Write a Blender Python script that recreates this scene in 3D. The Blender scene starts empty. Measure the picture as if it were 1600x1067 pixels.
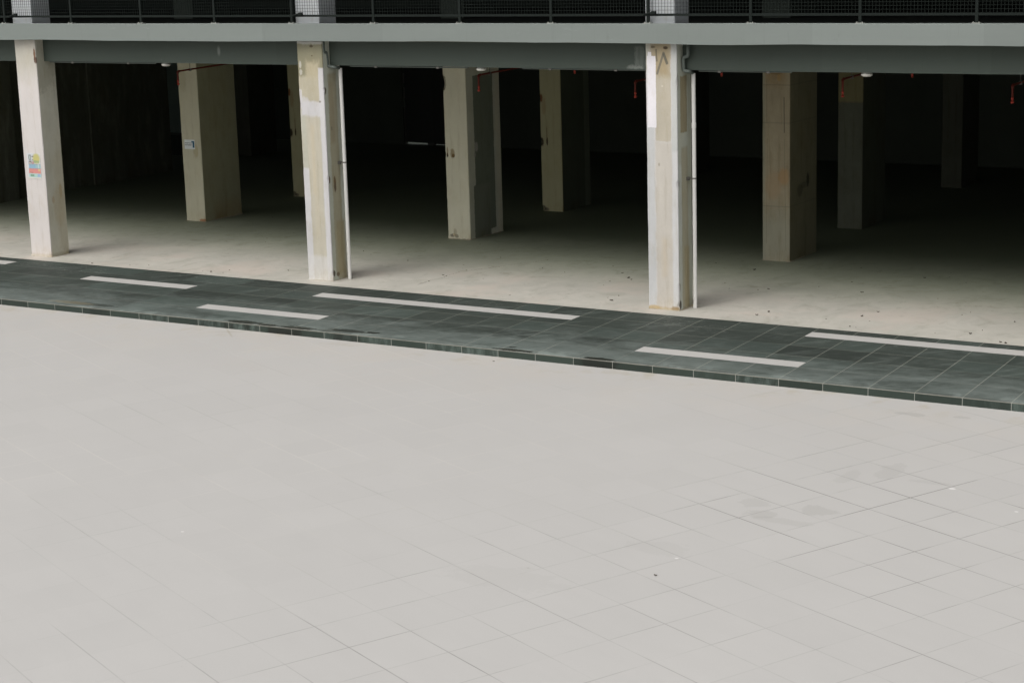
import bpy, bmesh, math, random
from mathutils import Vector, Matrix
from math import radians, sin, cos, pi

scene = bpy.context.scene
COL = scene.collection

# ------------------------------------------------------------------ camera
F_PX, PITCH, YAW, ROLL = 2991.1, 0.2109, -0.5530, -0.0292
CAM = Vector((11.721, -25.373, 5.658))
cy_, sy_ = cos(YAW), sin(YAW); cp_, sp_ = cos(PITCH), sin(PITCH)
FWD = Vector((sy_*cp_, cy_*cp_, -sp_)); RT = Vector((cy_, -sy_, 0)); UP = RT.cross(FWD)
R2 = cos(ROLL)*RT + sin(ROLL)*UP; U2 = -sin(ROLL)*RT + cos(ROLL)*UP
cam_data = bpy.data.cameras.new('camera')
cam_data.sensor_width = 36.0
cam_data.lens = F_PX*36.0/1600.0
cam_data.clip_start = 0.1; cam_data.clip_end = 600
cam = bpy.data.objects.new('camera', cam_data); COL.objects.link(cam)
m = Matrix((R2, U2, -FWD)).transposed().to_4x4(); m.translation = CAM
cam.matrix_world = m
scene.camera = cam

# ------------------------------------------------------------------ sky and sun (overcast)
SUN_EL, SUN_AZ = radians(56), math.atan2(-0.28, -0.95)
world = bpy.data.worlds.new("World"); scene.world = world; world.use_nodes = True
wn = world.node_tree; wn.nodes.clear()
wo = wn.nodes.new('ShaderNodeOutputWorld'); bg = wn.nodes.new('ShaderNodeBackground')
sky = wn.nodes.new('ShaderNodeTexSky'); sky.sky_type = 'NISHITA'; sky.sun_disc = False
sky.sun_elevation = SUN_EL; sky.sun_rotation = SUN_AZ; sky.dust_density = 6; sky.air_density = 1.0; sky.ozone_density = 1.0
hs = wn.nodes.new('ShaderNodeHueSaturation'); hs.inputs['Saturation'].default_value = 0.22
wn.links.new(sky.outputs[0], hs.inputs['Color']); wn.links.new(hs.outputs[0], bg.inputs[0]); wn.links.new(bg.outputs[0], wo.inputs[0])
bg.inputs[1].default_value = 0.128
sd = bpy.data.lights.new('sun', 'SUN'); sd.energy = 0.8; sd.angle = radians(64); sd.color = (1.0, 0.965, 0.925)
so = bpy.data.objects.new('sun', sd); COL.objects.link(so)
sdir = Vector((sin(SUN_AZ)*cos(SUN_EL), cos(SUN_AZ)*cos(SUN_EL), sin(SUN_EL)))
so.rotation_euler = sdir.to_track_quat('Z', 'Y').to_euler(); so.location = (0, -20, 30)
scene.view_settings.view_transform = 'Standard'; scene.view_settings.look = 'None'
scene.view_settings.gamma = 1.0; scene.view_settings.use_curve_mapping = False
scene.view_settings.exposure = 0.28

# ------------------------------------------------------------------ measures
GX, CX1 = 6.4658, -14.4097           # bay width, first fully seen front column
CW, CD = 0.511, 0.4645
IX, IW, ID, IY = -14.5758, 0.5004, 1.177, 4.572
JX, JW, JD, JY = -14.7341, 0.4872, 1.186, 8.366
KX, KY = -14.79, 14.40
X0 = -11.0234                        # first kerb joint seen on the left
YIN, YOUT, KZ = -0.3503, -3.4344, 0.1009
XL, XR, YB = -20.75, 31.0, 18.10
SOF, TOP = 3.983, 4.278

# ------------------------------------------------------------------ tagging
def tag(o, label=None, cat=None, group=None, kind=None):
    if label: o['label'] = label
    if cat: o['category'] = cat
    if group: o['group'] = group
    if kind: o['kind'] = kind
    return o
def empty(name, loc=(0, 0, 0)):
    o = bpy.data.objects.new(name, None); o.location = loc; o.empty_display_size = 0.2
    COL.objects.link(o); return o

# ------------------------------------------------------------------ mesh builder
class MB:
    def __init__(s): s.v = []; s.f = []
    def add(s, vs, fs):
        b = len(s.v); s.v += [tuple(v) for v in vs]; s.f += [tuple(b+i for i in f) for f in fs]
    def box(s, x0, x1, y0, y1, z0, z1):
        s.add([(x0,y0,z0),(x1,y0,z0),(x1,y1,z0),(x0,y1,z0),(x0,y0,z1),(x1,y0,z1),(x1,y1,z1),(x0,y1,z1)],
              [(0,3,2,1),(4,5,6,7),(0,1,5,4),(1,2,6,5),(2,3,7,6),(3,0,4,7)])
    def quad(s, a, b, c, d): s.add([a, b, c, d], [(0,1,2,3)])
    def tube(s, pts, r, n=12, bend=0.0):
        P = [Vector(p) for p in pts]
        if bend > 0:
            Q = [P[0]]
            for i in range(1, len(P)-1):
                a = (P[i-1]-P[i]); c = (P[i+1]-P[i]); b = min(bend, a.length*.45, c.length*.45)
                a.normalize(); c.normalize(); s0 = P[i]+a*b; s1 = P[i]+c*b
                for k in range(6):
                    t = k/5; Q.append(s0*(1-t)**2 + P[i]*2*t*(1-t) + s1*t*t)
            Q.append(P[-1]); P = Q
        rings = []
        ref = None
        for i, p in enumerate(P):
            d = (P[min(i+1, len(P)-1)] - P[max(i-1, 0)]).normalized()
            if ref is None: ref = d.orthogonal().normalized()
            ref = (ref - d*ref.dot(d)).normalized(); w = d.cross(ref)
            rr = r[i] if isinstance(r, (list, tuple)) else r
            rings.append([p + (ref*cos(2*pi*k/n) + w*sin(2*pi*k/n))*rr for k in range(n)])
        vs = [v for rg in rings for v in rg]; fs = []
        for i in range(len(rings)-1):
            for k in range(n):
                fs.append((i*n+k, i*n+(k+1) % n, (i+1)*n+(k+1) % n, (i+1)*n+k))
        fs.append(tuple(reversed(range(n)))); fs.append(tuple((len(rings)-1)*n+k for k in range(n)))
        s.add(vs, fs)
    def lathe(s, c, prof, n=20):
        """prof: (radius, z) from top to bottom or the other way; closed with caps"""
        vs = []; fs = []
        for (r, z) in prof:
            for k in range(n): vs.append((c[0]+r*cos(2*pi*k/n), c[1]+r*sin(2*pi*k/n), c[2]+z))
        for i in range(len(prof)-1):
            for k in range(n): fs.append((i*n+k, i*n+(k+1) % n, (i+1)*n+(k+1) % n, (i+1)*n+k))
        fs.append(tuple(reversed(range(n)))); fs.append(tuple((len(prof)-1)*n+k for k in range(n)))
        s.add(vs, fs)
    def build(s, name, mat, parent=None, smooth=False, loc=None, bevel=0, recalc=True):
        me = bpy.data.meshes.new(name); me.from_pydata(s.v, [], s.f); me.validate()
        if recalc or bevel:
            bm = bmesh.new(); bm.from_mesh(me)
            bmesh.ops.recalc_face_normals(bm, faces=bm.faces)
            if bevel:
                bmesh.ops.bevel(bm, geom=bm.edges[:], offset=bevel, segments=2, affect='EDGES', profile=0.6)
            bm.to_mesh(me); bm.free()
        if smooth:
            for p in me.polygons: p.use_smooth = True
        me.materials.append(mat)
        o = bpy.data.objects.new(name, me); COL.objects.link(o)
        if parent: o.parent = parent
        if loc: o.location = loc
        return o

# ------------------------------------------------------------------ node helper
def srgb(r, g, b):
    f = lambda c: (c/255/12.92) if c/255 <= 0.04045 else ((c/255+0.055)/1.055)**2.4
    return (f(r), f(g), f(b), 1)
def lin(r, g, b): return (r, g, b, 1)
class G:
    def __init__(s, name, rough=0.8):
        s.m = bpy.data.materials.new(name); s.m.use_nodes = True; s.t = s.m.node_tree
        s.t.nodes.clear()
        s.out = s.t.nodes.new('ShaderNodeOutputMaterial'); s.b = s.t.nodes.new('ShaderNodeBsdfPrincipled')
        s.t.links.new(s.b.outputs[0], s.out.inputs[0]); s.b.inputs['Roughness'].default_value = rough
        s.b.inputs['Specular IOR Level'].default_value = 0.25
        tc = s.t.nodes.new('ShaderNodeTexCoord'); s.co = tc.outputs['Object']
        x = s.t.nodes.new('ShaderNodeSeparateXYZ'); s.t.links.new(s.co, x.inputs[0]); s.x, s.y, s.z = x.outputs
    def put(s, sock, v):
        if isinstance(v, bpy.types.NodeSocket): s.t.links.new(v, sock)
        else: sock.default_value = v
    def m_(s, op, a, b=None, c=None, clamp=False):
        n = s.t.nodes.new('ShaderNodeMath'); n.operation = op; n.use_clamp = clamp
        s.put(n.inputs[0], a)
        if b is not None: s.put(n.inputs[1], b)
        if c is not None: s.put(n.inputs[2], c)
        return n.outputs[0]
    def add(s, a, b): return s.m_('ADD', a, b)
    def sub(s, a, b): return s.m_('SUBTRACT', a, b)
    def mul(s, a, b): return s.m_('MULTIPLY', a, b)
    def vec(s, x, y, z):
        n = s.t.nodes.new('ShaderNodeCombineXYZ')
        for i, v in enumerate((x, y, z)): s.put(n.inputs[i], v)
        return n.outputs[0]
    def scale(s, v, sc):
        n = s.t.nodes.new('ShaderNodeVectorMath'); n.operation = 'MULTIPLY'; s.put(n.inputs[0], v); n.inputs[1].default_value = sc
        return n.outputs[0]
    def noise(s, sc, det=4, rough=0.55, v=None, off=0, dist=0):
        n = s.t.nodes.new('ShaderNodeTexNoise'); n.noise_dimensions = '4D'
        s.put(n.inputs['Vector'], v if v is not None else s.co)
        n.inputs['Scale'].default_value = sc; n.inputs['Detail'].default_value = det
        n.inputs['Roughness'].default_value = rough; n.inputs['W'].default_value = off
        n.inputs['Distortion'].default_value = dist
        return n.outputs[0]
    def white(s, v):
        n = s.t.nodes.new('ShaderNodeTexWhiteNoise'); n.noise_dimensions = '3D'; s.put(n.inputs['Vector'], v); return n.outputs[0]
    def step(s, v, a, b, o0=0.0, o1=1.0):
        n = s.t.nodes.new('ShaderNodeMapRange'); n.interpolation_type = 'SMOOTHSTEP'
        s.put(n.inputs[0], v); n.inputs[1].default_value = a; n.inputs[2].default_value = b
        n.inputs[3].default_value = o0; n.inputs[4].default_value = o1
        return n.outputs[0]
    def mix(s, f, a, b, mode='MIX'):
        n = s.t.nodes.new('ShaderNodeMix'); n.data_type = 'RGBA'; n.blend_type = mode
        s.put(n.inputs[0], f); s.put(n.inputs[6], a); s.put(n.inputs[7], b)
        return n.outputs[2]
    def val(s, c, f):
        n = s.t.nodes.new('ShaderNodeVectorMath'); n.operation = 'SCALE'; s.put(n.inputs[0], c[:3] if isinstance(c, tuple) else c); s.put(n.inputs['Scale'], f)
        return n.outputs[0]
    def band(s, u, lo, hi, soft):
        return s.mul(s.step(u, lo-soft, lo+soft), s.step(u, hi-soft, hi+soft, 1.0, 0.0))
    def spot(s, u, w, uc, wc, ru, rw, soft=0.5):
        a = s.m_('POWER', s.m_('DIVIDE', s.sub(u, uc), ru), 2.0); b = s.m_('POWER', s.m_('DIVIDE', s.sub(w, wc), rw), 2.0)
        return s.step(s.m_('SQRT', s.add(a, b)), 1-soft, 1+soft, 1.0, 0.0)
    def rspot(s, u, w, uc, wc, ru, rw, n, k=1.3, edge=0.05):
        sp = s.spot(u, w, uc, wc, ru, rw, 0.85)
        return s.step(s.add(sp, s.mul(s.sub(n, 0.5), k)), 0.50-edge, 0.50+edge)
    def bump(s, h, strength=0.3, dist=0.01):
        n = s.t.nodes.new('ShaderNodeBump'); n.inputs['Strength'].default_value = strength; n.inputs['Distance'].default_value = dist
        s.put(n.inputs['Height'], h); s.t.links.new(n.outputs[0], s.b.inputs['Normal'])
    def done(s, col, rough=None):
        s.put(s.b.inputs['Base Color'], col)
        if rough is not None: s.put(s.b.inputs['Roughness'], rough)
        return s.m

def plain(name, col, rough=0.5, var=0.12, sc=6, metal=0.0, bump=0.0):
    g = G(name, rough); n = g.noise(sc, 5, 0.6); n2 = g.noise(sc*9, 3, 0.6)
    c = g.val(col, g.add(1-var, g.add(g.mul(n, var*1.4), g.mul(n2, var*0.6))))
    g.b.inputs['Metallic'].default_value = metal
    if bump: g.bump(n2, bump, 0.004)
    return g.done(c)

# ------------------------------------------------------------------ materials of the setting
def mat_plaza():
    g = G('light_paving', 0.62); a = radians(-25.2)
    s_ = g.add(g.mul(g.x, cos(a)), g.mul(g.y, sin(a)))
    t_ = g.add(g.mul(g.x, -sin(a)), g.mul(g.y, cos(a)))
    su = g.m_('DIVIDE', g.sub(g.add(s_, g.mul(t_, 0.024)), 9.032), 0.613)
    tu = g.add(g.m_('DIVIDE', t_, 0.6), 0.28)
    fs, ft = g.m_('FRACT', g.add(su, 200.0)), g.m_('FRACT', g.add(tu, 200.0))
    ds = g.mul(g.m_('MINIMUM', fs, g.sub(1.0, fs)), 0.6); dt = g.mul(g.m_('MINIMUM', ft, g.sub(1.0, ft)), 0.6)
    cell = g.vec(g.m_('FLOOR', g.add(su, 200.0)), g.m_('FLOOR', g.add(tu, 200.0)), 0.0)
    w = g.white(cell)
    # joints: how open or filled each run of joint is
    n1 = g.noise(0.55, 3, 0.5, off=3.1); n2 = g.noise(0.33, 3, 0.5, off=9.4); n3 = g.noise(2.6, 4, 0.6, off=1.0)
    es = g.white(g.vec(g.m_('FLOOR', g.add(su, 200.5)), g.m_('FLOOR', g.add(tu, 200.0)), 5.0))
    et = g.white(g.vec(g.m_('FLOOR', g.add(su, 200.0)), g.m_('FLOOR', g.add(tu, 200.5)), 8.0))
    # joints stay open for runs of a few slabs and are filled in between
    rs = g.noise(1.0, 4, 0.65, v=g.vec(g.mul(g.m_('FLOOR', g.add(su, 200.5)), 7.3), g.mul(t_, 0.75), 0.0), off=33)
    rt = g.noise(1.0, 4, 0.65, v=g.vec(g.mul(s_, 0.60), g.mul(g.m_('FLOOR', g.add(tu, 200.5)), 7.3), 4.0), off=34)
    ls = g.mul(g.step(ds, 0.003, 0.0075, 1.0, 0.0), g.add(g.step(rs, 0.42, 0.64, 0.06, 1.0), g.mul(es, 0.12)))
    lt = g.mul(g.step(dt, 0.003, 0.0075, 1.0, 0.0), g.add(g.step(rt, 0.40, 0.60, 0.10, 1.0), g.mul(et, 0.12)))
    line = g.m_('MAXIMUM', ls, lt)
    right = g.step(g.add(g.sub(g.x, g.mul(g.y, 0.25)), g.mul(n1, 5.0)), 4.0, 9.0)     # dirt gathers towards this end of the plaza
    core = g.spot(g.add(g.x, g.mul(g.sub(n1, .5), 3.0)), g.y, 5.3, -7.3, 2.0, 1.9, 0.5)            # the stretch where the joints are packed with dirt
    dark = g.mul(line, g.add(g.mul(core, 0.55), g.add(0.12, g.add(g.mul(right, 0.26), g.mul(g.step(n1, 0.50, 0.62), 0.14)))))
    light = g.mul(g.mul(line, g.step(n2, 0.43, 0.55)), g.sub(1.0, right))
    strv = g.noise(1.0, 5, 0.6, v=g.scale(g.vec(s_, t_, 0.0), (1.2, 6.0, 1)), off=2.0)
    blot = g.noise(0.5, 5, 0.6, off=7.7); fine = g.noise(55, 3, 0.6)
    val = g.add(0.905, g.add(g.mul(w, 0.022), g.add(g.mul(blot, 0.07), g.add(g.mul(strv, 0.075), g.mul(fine, 0.05)))))
    base = g.val(lin(0.427, 0.417, 0.399), val)
    # yellowish dust close to the kerb
    near = g.mul(g.step(g.y, -6.5, -3.2), g.step(g.noise(1.3, 4, 0.6, off=4.4), 0.35, 0.7))
    base = g.mix(g.mul(near, 0.45), base, lin(0.46, 0.425, 0.375))
    yel = g.mul(g.step(g.y, -4.3, -3.4), g.step(g.noise(2.2, 4, 0.65, off=14.4), 0.52, 0.66))
    base = g.mix(g.mul(yel, 0.5), base, lin(0.37, 0.33, 0.24))
    # dried puddle marks
    pudn = g.noise(5.0, 5, 0.7, off=6.0)
    for (px, py, rx, ry, k) in [(4.16, -8.5, 0.16, 0.12, 0.75), (4.42, -8.62, 0.30, 0.08, 0.6), (4.63, -8.15, 0.17, 0.14, 0.8),
                                (3.95, -8.2, 0.14, 0.12, 0.6), (4.79, -6.5, 0.12, 0.30, 0.6), (4.45, -6.9, 0.08, 0.25, 0.5), (5.3, -6.72, 0.2, 0.05, 0.5),
                                (4.15, -4.08, 0.18, 0.07, 1.0), (3.75, -9.9, 0.3, 0.16, 0.3), (2.9, -11.3, 0.5, 0.25, 0.28), (4.72, -3.98, 0.09, 0.04, 1.0)]:
        sp = g.rspot(g.x, g.y, px, py, rx*1.1, ry*1.1, pudn, 2.2, 0.10)
        base = g.mix(g.mul(sp, k*0.40), base, lin(0.32, 0.31, 0.29))
    for (px, py, ang) in [(-6.69, -3.62, 0.5), (-6.66, -3.66, -0.75)]:          # crossed brown scuffs under the kerb
        u = g.add(g.mul(g.sub(g.x, px), cos(ang)), g.mul(g.sub(g.y, py), sin(ang)))
        v = g.add(g.mul(g.sub(g.x, px), -sin(ang)), g.mul(g.sub(g.y, py), cos(ang)))
        base = g.mix(g.mul(g.spot(u, v, 0, 0, 0.30, 0.018, 0.6), 0.42), base, lin(0.28, 0.25, 0.17))
    for (px, py, r) in [(6.39, -7.32, 0.02), (4.03, -10.1, 0.018), (5.57, -6.83, 0.035), (-0.74, -11.55, 0.018)]:
        base = g.mix(g.spot(g.x, g.y, px, py, r, r*0.8, 0.4), base, lin(0.62, 0.61, 0.59))
    scuff = g.step(g.noise(9, 4, 0.7, off=21), 0.68, 0.74)
    base = g.mix(g.mul(scuff, 0.25), base, lin(0.50, 0.48, 0.455))
    base = g.mix(g.mul(light, 0.85), base, lin(0.56, 0.54, 0.50))
    base = g.mix(g.m_('MINIMUM', g.mul(dark, 1.05), 0.9), base, lin(0.14, 0.14, 0.125))
    g.bump(g.add(g.mul(line, -0.6), g.mul(fine, 0.25)), 0.22, 0.004)
    return g.done(base, g.add(0.55, g.mul(strv, 0.2)))

def mat_walk(face=False):
    g = G('dark_kerb_tile' if face else 'dark_walkway_tile', 0.5)
    fx = g.m_('DIVIDE', g.sub(g.x, X0-0.03), 0.6)
    if not face: fx = g.add(fx, g.mul(g.add(g.y, 3.43), 0.04/0.6))
    fx = g.add(fx, 100.0); fr = g.m_('FRACT', fx)
    dx = g.mul(g.m_('MINIMUM', fr, g.sub(1.0, fr)), 0.6)
    cloud = g.noise(1.0, 6, 0.62, v=g.scale(g.co, (0.9, 2.2, 1)), off=1.2, dist=0.6)
    smear = g.noise(3.2, 6, 0.7, v=g.scale(g.co, (1.0, 1.7, 1)), off=5.0, dist=1.2)
    fine = g.noise(60, 3, 0.6)
    if face:
        w = g.white(g.vec(g.m_('FLOOR', fx), 3.0, 0.0)); w2 = g.white(g.vec(g.m_('FLOOR', fx), 13.0, 0.0))
        base = g.val(lin(0.030, 0.042, 0.034), g.add(0.55, g.add(g.mul(w, 0.45), g.add(g.mul(smear, 0.4), g.mul(fine, 0.15)))))
        # pale lime runs on some of the tiles
        run = g.mul(g.step(g.noise(7, 5, 0.7, v=g.scale(g.co, (1, 1, 0.35)), off=2), 0.40, 0.66), g.step(w2, 0.55, 0.8))
        base = g.mix(g.mul(run, 0.6), base, lin(0.13, 0.165, 0.148))
        dis = g.mul(g.sub(g.noise(9, 4, 0.6, off=8), 0.5), 0.35)
        for (a, b, k) in [(-6.10, -5.45, 0.95), (-6.95, -6.75, .55), (-0.72, -0.15, 0.85), (-4.9, -4.4, 0.7), (-9.7, -9.4, 0.3), (-6.55, -6.5, .8), (-6.3, -6.26, .8)]:
            wet = g.mul(g.band(g.add(g.x, dis), a, b, 0.05), g.step(g.add(g.mul(g.z, 9), g.mul(dis, 3)), -1.2, -0.2, 1.0, 0.7))
            base = g.mix(g.mul(wet, k), base, lin(0.012, 0.013, 0.010))
        joint = g.step(dx, 0.0025, 0.005, 1.0, 0.0)
        base = g.mix(g.mul(joint, 0.62), base, lin(0.42, 0.42, 0.38))
        lip = g.step(g.z, -0.012, -0.007)
        base = g.mix(g.mul(lip, g.add(0.25, g.mul(smear, 0.7))), base, lin(0.27, 0.26, 0.225))
        return g.done(base, 0.45)
    fy = g.add(g.m_('DIVIDE', g.sub(g.y, -0.33), 0.6), 100.0); fr2 = g.m_('FRACT', fy)
    dy = g.mul(g.m_('MINIMUM', fr2, g.sub(1.0, fr2)), 0.6)
    w = g.white(g.vec(g.m_('FLOOR', fx), g.m_('FLOOR', fy), 0.0))
    base = g.val(lin(0.034, 0.042, 0.036), g.add(0.62, g.add(g.mul(w, 0.42), g.add(g.mul(smear, 0.36), g.mul(fine, 0.16)))))
    edge = g.step(g.y, -3.45, -1.3, 1.0, 0.0)                                  # washed-out lime film towards the kerb
    lime = g.step(g.add(g.mul(cloud, 0.75), g.add(g.mul(smear, 0.35), g.mul(edge, 0.32))), 0.58, 0.98)
    back = g.step(g.y, -1.0, -0.5, 1.0, 0.22)
    base = g.mix(g.mul(g.mul(lime, back), 0.85), base, lin(0.135, 0.158, 0.145))
    film = g.mul(g.step(g.y, -3.42, -3.0, 1.0, 0.0), g.step(g.noise(2.5, 5, 0.65, off=31), 0.46, 0.66))
    base = g.mix(g.mul(film, 0.65), base, lin(0.25, 0.29, 0.27))
    # wiped and trodden film, in strokes lying across the tiles
    u1 = g.add(g.mul(g.x, 0.62), g.mul(g.y, 0.78)); v1 = g.add(g.mul(g.x, -0.78), g.mul(g.y, 0.62))
    wp = g.noise(2.2, 8, 0.74, v=g.vec(g.mul(u1, 0.55), g.mul(v1, 2.6), 0.0), off=71, dist=0.5)
    base = g.mix(g.step(wp, 0.50, 0.70, 0.0, 0.42), base, lin(0.150, 0.172, 0.158))
    base = g.mix(g.step(wp, 0.30, 0.47, 0.38, 0.0), base, lin(0.016, 0.021, 0.017))
    tv = g.white(g.vec(g.m_('FLOOR', fx), g.m_('FLOOR', fy), 4.0))
    base = g.mix(g.mul(g.step(tv, 0.6, 1.0), 0.22), base, lin(0.10, 0.135, 0.12))
    # brushed dusty streaks across
    br = g.noise(5, 4, 0.6, v=g.scale(g.co, (0.5, 5.0, 1)), off=40)
    base = g.mix(g.mul(g.step(br, 0.54, 0.72), 0.20), base, lin(0.20, 0.21, 0.19))
    # scratchy white marks near the inner edge
    sc = g.mul(g.step(g.noise(14, 6, 0.8, v=g.scale(g.co, (0.6, 1.6, 1)), off=51), 0.56, 0.62), g.step(g.noise(0.9, 2, 0.5, off=3), 0.46, 0.54))
    base = g.mix(g.mul(g.mul(sc, g.step(g.y, -1.5, -0.8)), 0.5), base, lin(0.30, 0.32, 0.30))
    dis = g.mul(g.sub(g.noise(5, 5, 0.7, off=8), 0.5), 0.5)
    wetn = g.noise(9, 5, 0.7, v=g.scale(g.co, (1, 2.2, 1)), off=88)
    for (px, py, rx, ry, k) in [(-6.62, -3.33, 0.34, 0.075, .95), (-6.15, -3.36, 0.2, .05, .95), (-5.60, -3.35, 0.32, 0.075, .95), (-5.1, -3.34, .14, .04, .7), (-4.75, -3.24, 0.34, 0.08, .8),
                                (-4.35, -3.2, .12, .05, .9), (-1.84, -3.36, 0.33, 0.05, .97), (-1.95, -3.2, 0.06, 0.03, .9), (-0.50, -3.36, 0.26, 0.06, .97), (-9.9, -3.2, 0.55, 0.08, .55)]:
        sp = g.rspot(g.x, g.y, px, py, rx, ry*1.15, wetn, 2.0, 0.06)
        base = g.mix(g.mul(sp, k), base, lin(0.010, 0.012, 0.008))
    mud = g.rspot(g.x, g.y, -10.3, -3.2, 0.45, 0.09, wetn, 2.0, 0.15)
    base = g.mix(g.mul(mud, 0.5), base, lin(0.20, 0.18, 0.12))
    jn = g.noise(0.6, 3, 0.5, off=12)
    jx = g.mul(g.step(dx, 0.002, 0.0048, 1.0, 0.0), g.add(0.10, g.mul(g.step(g.add(jn, g.mul(g.x, 0.03)), 0.25, 0.5), 0.50)))
    jy = g.mul(g.step(dy, 0.0025, 0.006, 1.0, 0.0), g.add(0.12, g.mul(g.step(jn, 0.35, 0.6), 0.40)))
    base = g.mix(g.m_('MAXIMUM', jx, jy), base, lin(0.40, 0.40, 0.34))
    lip = g.step(g.y, YOUT+0.006, YOUT+0.014, 1.0, 0.0)
    base = g.mix(g.mul(lip, g.add(0.30, g.mul(smear, 0.8))), base, lin(0.34, 0.325, 0.28))
    g.bump(g.add(g.mul(fine, 0.3), smear), 0.12, 0.004)
    return g.done(base, g.add(0.50, g.mul(cloud, 0.3)))

def mat_floor():
    g = G('concrete_floor', 0.75)
    c1 = g.noise(0.45, 6, 0.6, off=1.0, dist=0.5); c2 = g.noise(1.3, 8, 0.72, v=g.scale(g.co, (1, 0.9, 1)), off=2.0, dist=0.9)
    fine = g.noise(40, 4, 0.65); tr = g.noise(2.0, 5, 0.7, v=g.scale(g.co, (0.9, 0.75, 1)), off=9, dist=1.2)
    base = g.val(lin(0.435, 0.420, 0.372), g.add(0.52, g.add(g.mul(c1, 0.34), g.add(g.mul(c2, 0.46), g.mul(fine, 0.14)))))
    base = g.mix(g.mul(g.step(c2, 0.48, 0.72), 0.32), base, lin(0.52, 0.485, 0.44))
    base = g.mix(g.mul(g.step(tr, 0.50, 0.66), 0.42), base, lin(0.29, 0.285, 0.23))
    pink = g.step(g.noise(0.8, 4, 0.6, off=17), 0.46, 0.66)
    base = g.mix(g.mul(pink, g.step(g.y, 0.5, 3.0, 0.65, 0.0)), base, lin(0.50, 0.44, 0.385))
    dk = g.mul(g.step(g.noise(3.2, 6, 0.72, off=27), 0.58, 0.66), 0.42)
    base = g.mix(dk, base, lin(0.25, 0.235, 0.19))
    # shade of the deep hall painted into the floor, darker and greener inwards
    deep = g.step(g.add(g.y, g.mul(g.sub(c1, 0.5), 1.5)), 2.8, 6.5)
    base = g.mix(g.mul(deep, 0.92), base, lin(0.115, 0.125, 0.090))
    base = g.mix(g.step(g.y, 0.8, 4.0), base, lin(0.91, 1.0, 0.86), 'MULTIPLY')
    # hair crack
    cr = g.m_('ABSOLUTE', g.sub(g.sub(g.x, g.add(-5.92, g.mul(g.m_('MAXIMUM', g.sub(g.y, 1.6), 0.0), 0.5))), g.mul(g.sub(g.noise(4, 5, 0.7, off=61), 0.5), 0.4)))
    ck = g.mul(g.step(cr, 0.004, 0.012, 1.0, 0.0), g.band(g.y, 0.3, 3.3, 0.2))
    base = g.mix(g.mul(ck, 0.6), base, lin(0.10, 0.09, 0.07))
    g.bump(g.add(c2, g.mul(fine, 0.3)), 0.25, 0.01)
    return g.done(base)

def mat_paint_grey(name='shaded_beam_paint', smear=True, col=(0.235, 0.262, 0.245), soil=1.0):
    g = G(name, 0.55)
    n = g.noise(0.5, 5, 0.6, off=2); st = g.noise(1.5, 5, 0.6, v=g.scale(g.co, (0.25, 1, 3.5)), off=3); f = g.noise(30, 3, 0.6)
    base = g.val(lin(*col), g.add(0.86, g.add(g.mul(n, 0.12), g.add(g.mul(st, 0.14), g.mul(f, 0.04)))))
    sc = g.mul(g.step(g.noise(4.5, 6, 0.75, v=g.scale(g.co, (0.5, 1, 2)), off=11), 0.60, 0.68), g.step(g.noise(0.35, 2, 0.5, off=5), 0.5, 0.6))
    base = g.mix(g.mul(sc, 0.35*soil), base, lin(col[0]*1.7, col[1]*1.65, col[2]*1.7))
    dk = g.step(g.noise(3.0, 6, 0.7, v=g.scale(g.co, (1.2, 1, 0.5)), off=19), 0.62, 0.74)
    base = g.mix(g.mul(dk, 0.22*soil), base, lin(col[0]*.55, col[1]*.55, col[2]*.5))
    if smear:   # splashed cement near the third column
        d = g.mul(g.sub(g.noise(14, 6, 0.75, v=g.scale(g.co, (1.6, 1, 0.6)), off=31), 0.5), 0.55)
        for (a, b, z0, z1, k) in [(-1.76, -1.70, 3.62, 3.92, .5), (-1.69, -1.60, 3.60, 3.93, .45), (-1.88, -1.62, 3.59, 3.64, .9)]:
            mk = g.mul(g.band(g.add(g.x, g.mul(d, .35)), a, b, 0.018), g.band(g.add(g.z, g.mul(d, .3)), z0, z1, 0.02))
            base = g.mix(g.mul(mk, k*0.55), base, lin(0.30, 0.32, 0.29))
        base = g.mix(g.mul(g.spot(g.x, g.z, -9.78, 3.80, 0.03, 0.07, 0.6), 0.5), base, lin(0.25, 0.27, 0.25))
    runs = g.noise(6, 6, 0.75, v=g.scale(g.co, (1.5, 1, 0.12)), off=91)
    base = g.mix(g.step(runs, 0.55, 0.70, 0.0, 0.30*soil), base, lin(0.70, 0.72, 0.68), 'MULTIPLY')
    roll = g.white(g.vec(g.m_('FLOOR', g.mul(g.add(g.x, 50.0), 0.41)), 2.0, 0.0))
    base = g.val(base, g.add(0.95, g.mul(roll, 0.09)))
    g.bump(g.add(n, g.mul(f, 0.3)), 0.2, 0.01)
    return g.done(base)

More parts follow.
